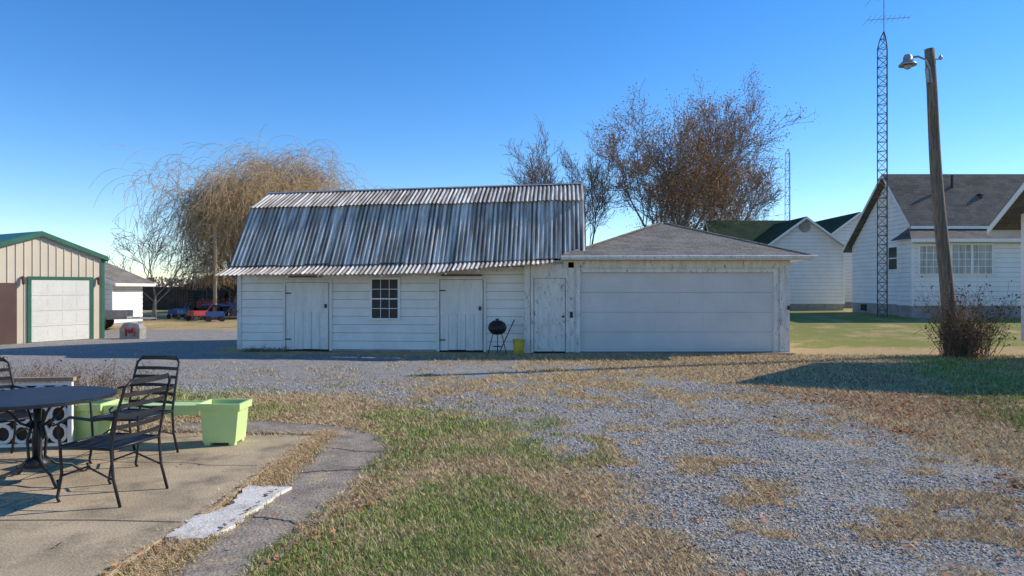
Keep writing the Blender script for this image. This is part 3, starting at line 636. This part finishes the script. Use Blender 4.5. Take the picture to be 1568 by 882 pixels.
def tree(name,x,y,z,H,r0,mat,seed,lv=5,spread=.75,kids=(5,6,6,5,4),trop=.12,ratio=.62,leaves=0,trunk=.22,lim=.42,leafcol=(.46,.24,.11),droop=0,minr=.012,mat2=None,lthr=.44,dl=(.8,3.2)):
    r=random.Random(seed); e=empty(name,(x,y,z)); segs=[]; tips=[]
    def grow(p,d,L,rr,l):
        n=5 if l<3 else 3; q=p.copy(); dd=d.copy(); pts=[(q.copy(),dd.copy(),rr)]
        for i in range(n):
            dd=(dd+rv(r)*(.10+.035*l)+Vector((0,0,trop))).normalized(); nq=q+dd*L/n; r1=rr*(1-.6*(i+1)/n); rp_=rr*(1-.6*i/n)
            segs.append((q.copy(),nq.copy(),max(rp_,minr),max(r1,minr*.8))); q=nq; pts.append((q.copy(),dd.copy(),r1))
        if l>=lv: tips.append(q.copy()); return
        if l>=lv-1: tips.append(q.copy())
        kk=kids[min(l,len(kids)-1)]; ph=r.random()*6.28
        for j in range(kk):
            t=(.35+.65*(j+r.random()*.6)/kk) if l>0 else (.6+.4*(j+1)/kk)
            t=min(t,1); i=min(int(t*n),n-1); f=t*n-i
            bp=pts[i][0].lerp(pts[i+1][0],f); bd=pts[i][1]; br_=pts[i][2]
            if l==0:
                an=ph+6.283*j/kk+r.uniform(-.3,.3); a=Vector((math.cos(an),math.sin(an),0))
            else:
                a=rv(r); a=(a-bd*a.dot(bd)).normalized()
            s_=spread*(r.uniform(.6,1.25))
            nd_=(bd+a*s_).normalized()
            grow(bp,nd_,L*(ratio if l>0 else lim/trunk)*r.uniform(.78,1.1),br_*(.62 if l else .5),l+1)
        if l==0:
            grow(pts[-1][0],pts[-1][1],L*lim/trunk,pts[-1][2]*.9,l+1)
    grow(Vector((0,0,-.2)),Vector((0,0,1)),H*trunk,r0,0)
    # scale the grown tree so that its 98th percentile height is exactly H
    zt=sorted(t.z for t in tips)[int(len(tips)*.985)]; k=H/zt
    segs=[(tuple(a*k),tuple(b_*k),c_,d_) for a,b_,c_,d_ in segs]; tips=[t*k for t in tips]
    if droop:
        st=[]
        for tp in tips:
            for k in range(droop):
                q=tp+rv(r)*.3; L=r.uniform(*dl); dd=(rv(r)*.6+Vector((0,0,.3))).normalized(); n=5
                for i in range(n):
                    dd=(dd+Vector((0,0,-.5))+rv(r)*.06).normalized(); nq=q+dd*L/n
                    if nq.z<1.5: break
                    st.append((tuple(q),tuple(nq),.010,.008)); q=nq
        seg_mesh('s',st,'willow',e)
    seg_mesh('b',segs,mat,e,mat2)
    if leaves:
        T=np.array([tuple(t) for t in tips]); pick=rng.integers(0,len(T),leaves)
        nn=fbm(T[:,0]*.35+T[:,1]*.3,T[:,2]*.35,1,2,2); ok=nn[pick]>lthr; pick=pick[ok]; n=len(pick)
        c_=T[pick]+rng.normal(0,.22,(n,3)); a=rng.normal(0,1,(n,3)); a/=np.linalg.norm(a,axis=1)[:,None]; b_=np.cross(a,rng.normal(0,1,(n,3))); b_/=np.linalg.norm(b_,axis=1)[:,None]
        s_=rng.uniform(.03,.07,(n,1)); v=np.stack([c_+a*s_,c_+b_*s_*.6,c_-a*s_,c_-b_*s_*.6],1)
        cc=np.array(leafcol)*rng.uniform(.5,1.5,(n,1))
        npmesh('leaves',v.reshape(-1,3),np.arange(4*n).reshape(-1,4),'col',np.repeat(cc,4,0),parent=e)
    return e
tree('oak_tree',9.2,44,0,13.4,.38,'bark',3,leaves=42000,spread=.78,trop=.1,lthr=.40,kids=(6,6,6,5,4))
tree('bare_tree',4.9,46,0,11.4,.26,'bark',5,spread=.68,trop=.14,leaves=1500,kids=(5,5,6,5,4))
tree('bare_tree',14.4,48,0,12.4,.28,'bark2',9,spread=.72,trop=.12,leaves=7000,kids=(5,5,6,5,4))
tree('bare_tree',19.5,60,0,9.8,.2,'bark2',12,spread=.75,lv=4,kids=(5,6,6,6))
tree('bare_tree',-18.4,35.5,0,5.7,.15,'bark2',21,spread=.85,lv=4,trop=.1,kids=(4,5,5,4,3),minr=.011)
tree('willow_tree',-16.3,41,0,9.3,.42,'bark2',31,lv=4,spread=.9,kids=(6,5,5,4,3),trop=.08,droop=6,trunk=.2,lim=.4,mat2='willow',dl=(.8,3.6))
tree('willow_tree',-12.9,43,0,9.6,.36,'bark2',38,lv=4,spread=.85,kids=(6,5,5,4,3),trop=.08,droop=6,trunk=.2,lim=.4,mat2='willow')
# distant tree line
n=30000; x=rng.uniform(-420,420,n); y=rng.uniform(215,235,n); hh=2.5+6.5*fbm(x,np.zeros(n),.035,4,4)**1.5*1.6
z=rng.random(n)**.8*hh; s_=rng.uniform(.3,1.1,(n,1)); c_=np.stack([x,y,z],-1); a=rng.normal(0,1,(n,3))*np.array([.6,.3,1]); a/=np.linalg.norm(a,axis=1)[:,None]; b_=np.cross(a,rng.normal(0,1,(n,3))); b_/=np.linalg.norm(b_,axis=1)[:,None]
v=np.stack([c_+a*s_,c_+b_*s_*.4,c_-a*s_,c_-b_*s_*.4],1); cc=np.array([.24,.19,.165])*rng.uniform(.6,1.3,(n,1))
npmesh('distant_trees',v.reshape(-1,3),np.arange(4*n).reshape(-1,4),'col',np.repeat(cc,4,0))
# ---------------------------------------------------------------- shrubs
def shrub(name,x,y,z,pts,mat,leaves,leafcol,H,rr=.006,sz=.03):
    e=empty(name,(x,y,z)); segs=[];tp=[]
    for (bx,by,lean) in pts:
        q=Vector((bx,by,0)); d=Vector((R.gauss(0,lean),R.gauss(0,lean),1)).normalized(); L=H*R.uniform(.5,1.1)
        for i in range(5):
            d=(d+rv(R)*.13).normalized(); nq=q+d*L/5; segs.append((tuple(q),tuple(nq),rr*(1-.15*i),rr*(.85-.15*i))); q=nq; tp.append(tuple(q))
            if R.random()<.6:
                dd=(d+rv(R)*.6).normalized(); p2=q+dd*L*.25; segs.append((tuple(q),tuple(p2),rr*.6,rr*.4)); tp.append(tuple(p2))
    seg_mesh('stems',segs,mat,e)
    if leaves:
        T=np.array(tp); n=leaves; c_=T[rng.integers(0,len(T),n)]+rng.normal(0,.05,(n,3)); c_[:,2]=np.abs(c_[:,2]); a=rng.normal(0,1,(n,3)); a/=np.linalg.norm(a,axis=1)[:,None]; b_=np.cross(a,rng.normal(0,1,(n,3))); b_/=np.linalg.norm(b_,axis=1)[:,None]
        s_=rng.uniform(.5,1.1,(n,1))*sz; v=np.stack([c_+a*s_,c_+b_*s_*.6,c_-a*s_,c_-b_*s_*.6],1)
        npmesh('leaves',v.reshape(-1,3),np.arange(4*n).reshape(-1,4),'col',np.repeat(np.array(leafcol)*rng.uniform(.4,1.5,(n,1)),4,0),parent=e)
shrub('pole_shrub',10.75,16.5,0,[(R.gauss(0,.24),R.gauss(0,.2),.33) for i in range(300)],'weed',2400,(.14,.1,.045),1.45,.007,.035)
shrub('dead_weeds',-7.2,10.6,0,[(R.uniform(-2.2,1.4),R.uniform(-1.1,1.1),.5) for i in range(520)],'weed',1500,(.25,.14,.08),.5,.004,.02)
shrub('foundation_shrub',-5.7,17.9,0,[(R.uniform(-1.2,-.1),R.gauss(0,.05),.5) for i in range(60)],'weed',900,(.09,.12,.03),.1,.003,.015)
# ---------------------------------------------------------------- patio furniture
def chair(x,y,rz):
    e=empty('wrought_iron_chair',(x,y,.035),rz); mb=MB(); r_=.0115; w_=.245
    for s in (-1,1):
        mb.tube([(s*w_,-.24,0),(s*(w_+.0),-.26,.03),(s*w_,-.22,.22),(s*w_,-.235,.43),(s*(w_+.03),-.22,.6),(s*(w_+.045),-.1,.655),(s*(w_+.04),.1,.64),(s*(w_-.01),.27,.66)],r_,6)
        mb.tube([(s*w_,.3,0),(s*w_,.24,.2),(s*w_,.22,.42),(s*w_,.27,.68),(s*(w_-.01),.33,.88),(s*(w_-.05),.35,.92)],r_,6)
        mb.tube([(s*w_,-.24,.42),(s*w_,.22,.42)],r_,6)
        mb.tube([(s*(w_+.03),-.22,.6),(s*(w_+.03),-.27,.58),(s*(w_+.03),-.28,.61),(s*(w_+.03),-.25,.63)],.008,5)
        mb.tube([(s*w_,-.22,.2),(s*(w_-.01),0,.28),(s*w_,.23,.2)],.008,5)
    mb.tube([(-w_,-.24,.42),(0,-.26,.415),(w_,-.24,.42)],r_,6); mb.tube([(-w_,.22,.42),(w_,.22,.42)],r_,6)
    mb.obj('frame','iron',e,smooth=True)
    mb=MB()
    def bar(z,yb,h_=.018,bow=.04,xw=w_-.005):
        n=8; P=[(-xw+2*xw*i/n,yb+bow*math.sin(math.pi*i/n)) for i in range(n+1)]
        for i in range(n):
            a,c_=P[i],P[i+1]
            mb.add([(a[0],a[1]-.003,z-h_),(c_[0],c_[1]-.003,z-h_),(c_[0],c_[1]-.003,z+h_),(a[0],a[1]-.003,z+h_),(a[0],a[1]+.003,z-h_),(c_[0],c_[1]+.003,z-h_),(c_[0],c_[1]+.003,z+h_),(a[0],a[1]+.003,z+h_)],[(0,1,2,3),(7,6,5,4),(3,2,6,7),(0,4,5,1)])
    for z_,yb,h_ in ((.92,.345,.02),(.82,.305,.016),(.74,.285,.016),(.66,.265,.016),(.58,.25,.016),(.5,.235,.014)): bar(z_,yb,h_,xw=w_-(.045 if z_>.9 else .005))
    mb.obj('back_slats','iron',e)
    mb=MB()
    for i in range(17): xx=-w_+.02+i*(2*w_-.04)/16; mb.box(xx-.0105,xx+.0105,-.24,.22,.415,.421)
    for i in range(6): yy=-.2+i*.078; mb.box(-w_,w_,yy-.006,yy+.006,.4085,.4145)
    mb.obj('seat','iron',e)
chair(-3.12,5.40,rad(-103)); chair(-3.58,6.55,rad(-12)); chair(-4.75,6.4,rad(60))
tb=empty('round_patio_table',(-3.98,5.8,.035)); 
mb=MB(); mb.lathe([(0,.715),(.57,.715),(.585,.71),(.585,.69),(.57,.686),(.0,.70)],0,0,48); mb.obj('table_top','iron',tb)
mb=MB(); mb.tube([(0,0,.1),(0,0,.7)],.028,10)
for k in range(4):
    a=rad(45+90*k+10); c_,s_=math.cos(a),math.sin(a)
    mb.tube([(c_*q,s_*q,z_) for q,z_ in ((.03,.5),(.07,.35),(.06,.2),(.14,.12),(.26,.09),(.33,.03),(.37,.0),(.41,.03),(.39,.07))],.012,6)
    mb.tube([(c_*q,s_*q,z_) for q,z_ in ((.03,.45),(.12,.5),(.2,.6),(.32,.69))],.011,6)
mb.lathe([(.03,.1),(.09,.12),(.1,.16),(.04,.2)],0,0,14); mb.obj('pedestal','iron',tb,smooth=True)
pl=empty('planter_bench',(-3.70,7.25,.035))
def pbox(mb,cx,cy,wb,wt,db,dt,h_):
    q=lambda w_,d_,z_:[(cx-w_/2,cy-d_/2,z_),(cx+w_/2,cy-d_/2,z_),(cx+w_/2,cy+d_/2,z_),(cx-w_/2,cy+d_/2,z_)]
    rings=[q(wb,db,.03),q(wt-.06,dt-.06,h_-.075),q(wt-.01,dt-.01,h_-.07),q(wt,dt,h_),q(wt-.05,dt-.05,h_),q(wt-.09,dt-.09,h_-.08)]
    vs=[p for r_ in rings for p in r_]; fs=[(0,3,2,1)]
    for i in range(len(rings)-1): fs+=[(i*4+k,i*4+(k+1)%4,(i+1)*4+(k+1)%4,(i+1)*4+k) for k in range(4)]
    fs.append((20,21,22,23)); mb.add(vs,fs)
    for sx in (-1,1):
        for sy in (-1,1): mb.box(cx+sx*(wb/2-.04)-.03,cx+sx*(wb/2-.04)+.03,cy+sy*(db/2-.04)-.03,cy+sy*(db/2-.04)+.03,-.0,.03)
mb=MB(); pbox(mb,.7,-.02,.33,.45,.28,.34,.43); pbox(mb,-.72,-.02,.33,.45,.28,.34,.43)
mb.box(-.49,.47,-.13,.13,.36,.40); mb.box(-.49,.47,-.145,-.131,.31,.41); mb.box(-.49,.47,.131,.145,.31,.41)
o=mb.obj('planter_boxes','lime',pl)
mb=MB(); mb.box(.53,.87,-.14,.10,.352,.362); mb.box(-.89,-.55,-.14,.10,.352,.362); mb.obj('soil','soil',pl)
bn=empty('scroll_back_bench',(-4.95,6.9,.035),rad(8))
mb=MB()
for i in range(6):
    for j in range(3):
        cx,cz=-.45+i*.17,.16+j*.19
        mb.tube([(cx+.075*math.cos(a),0,cz+.085*math.sin(a)) for a in [2*math.pi*k/14 for k in range(15)]],.018,6,False)
mb.box(-.56,.5,-.015,.015,.03,.06); mb.box(-.56,.5,-.015,.015,.64,.665); mb.box(.49,.53,-.02,.02,0,.68); mb.box(-.6,-.56,-.02,.02,0,.68); mb.obj('scroll_panel','paint2',bn)
mb=MB(); mb.box(-.62,.55,-.035,.035,.681,.72); mb.box(-.6,.53,.05,.12,.42,.445); mb.box(-.6,.53,.14,.21,.42,.445); mb.box(-.6,.53,.23,.30,.42,.445); mb.obj('slats','tanwood',bn)
mb=MB(); mb.box(-.56,.49,.02,.028,.06,.64); mb.obj('back_board','fence',bn)
# ---------------------------------------------------------------- grill and bucket
gk=empty('kettle_grill',(-.36,17.0,0))
mb=MB(); mb.lathe([(0,.5),(.1,.51),(.19,.57),(.23,.66),(.235,.69),(.225,.7),(.19,.79),(.1,.85),(0,.865)],0,0,22); mb.box(-.04,.04,-.01,.01,.865,.9)
for k in range(3):
    a=rad(90+120*k); mb.tube([(math.cos(a)*.12,math.sin(a)*.12,.55),(math.cos(a)*.26,math.sin(a)*.26,.03)],.011,5)
mb.lathe([(0,.2),(.12,.21),(.13,.22)],0,0,14); mb.obj('kettle','iron',gk,smooth=True)
mb=MB(); mb.tube([(.05,.35,.05),(.42,.5,.85)],.014,5); mb.obj('leaning_handle','rust',gk)
bk=empty('yellow_bucket',(.17,17.1,0))
mb=MB(); mb.lathe([(0,.0),(.12,.0),(.145,.36),(.155,.36),(.155,.38),(.135,.38),(.12,.1),(0,.1)],0,0,18); mb.obj('pail','yellow',bk)
mb=MB(); mb.tube([(.15*math.cos(a),-.02-.05*math.sin(a),.36-.12*math.sin(a)) for a in [math.pi*k/8 for k in range(9)]],.005,4); mb.obj('handle','iron',bk)
# ---------------------------------------------------------------- left back yard
fe=empty('board_fence'); mb=MB()
for i in range(90): mb.box(-29+i*.2,-29+i*.2+.18,52,52.04,0,1.75+R.uniform(-.03,.03))
mb.box(-29,-11,52.05,52.1,1.4,1.5); mb.box(-29,-11,52.05,52.1,.3,.4); mb.obj('boards','fence',fe)
tp=empty('trampoline',(-14.9,37.5,0)); mb=MB()
mb.lathe([(1.4,.74),(1.7,.78),(1.75,.74),(1.7,.70),(1.4,.72)],0,0,32); mb.obj('pad','blue',tp)
mb=MB(); mb.lathe([(0,.72),(1.4,.73)],0,0,32)
for k in range(8):
    a=rad(45*k+10); c_,s_=math.cos(a),math.sin(a); mb.tube([(c_*1.68,s_*1.68,0),(c_*1.68,s_*1.68,.75)],.03,5); mb.tube([(c_*1.75,s_*1.75,.3),(c_*1.75,s_*1.75,1.5)],.02,5)
mb.obj('frame','iron',tp)
ph=empty('playhouse',(-17.6,41,0)); mb=MB(); mb.box(-1,.6,-.5,.5,.1,.5); mb.box(-1,-.85,-.5,-.35,0,1.2); mb.box(.45,.6,-.5,-.35,0,1.2); mb.box(.45,.6,.35,.5,0,1.2); mb.slab([(-1.1,-.6,1.1),(.7,-.6,1.1),(.7,0,1.5),(-1.1,0,1.5)],.05); mb.slab([(-1.1,.6,1.1),(.7,.6,1.1),(.7,0,1.5),(-1.1,0,1.5)],.05); mb.obj('roof_and_posts','fence',ph)
mb=MB(); mb.slab([(.6,-.3,.9),(2,-.3,.1),(2,.3,.1),(.6,.3,.9)],.06); mb.box(-.85,.45,-.5,-.45,.5,.9); mb.obj('slide','red',ph)
for i,(x_,y_,m_) in enumerate(((-15.9,35,'red'),(-17.9,37,'blue'),(-14.6,34,'blue'),(-18.6,39,'teal'))):
    c=empty('toy_wagon',(x_,y_,0),R.uniform(0,3)); mb=MB(); mb.box(-.4,.4,-.25,.25,.25,.3); mb.box(-.4,.4,-.25,-.22,.3,.5); mb.box(-.4,.4,.22,.25,.3,.5); mb.box(-.4,-.37,-.22,.22,.3,.5); mb.tube([(.4,0,.3),(.85,0,.8)],.02,5)
    mb.obj('tub',m_,c); mb=MB()
    for sx in (-.3,.3):
        for sy in (-.31,.25): mb.T=Matrix.Translation((sx,sy,.14))@Matrix.Rotation(rad(-90),4,'X'); mb.lathe([(0,0),(.14,0),(.14,.06),(0,.06)],0,0,12)
    mb.obj('wheels','iron',c)
ps=empty('wooden_post',(-15.6,36.3,0)); mb=MB(); mb.tube([(0,0,-.2),(.05,0,2.5),(.02,0,4.9)],[.11,.1,.08],8); mb.box(-.3,.3,-.04,.04,4.3,4.38); mb.obj('post','tanwood',ps)
sd=empty('dark_shed'); gable(sd,-21.5,-17,46,50,0,1.9,2.7,'fence','shbrown','fence',ov=.2,found=.1)
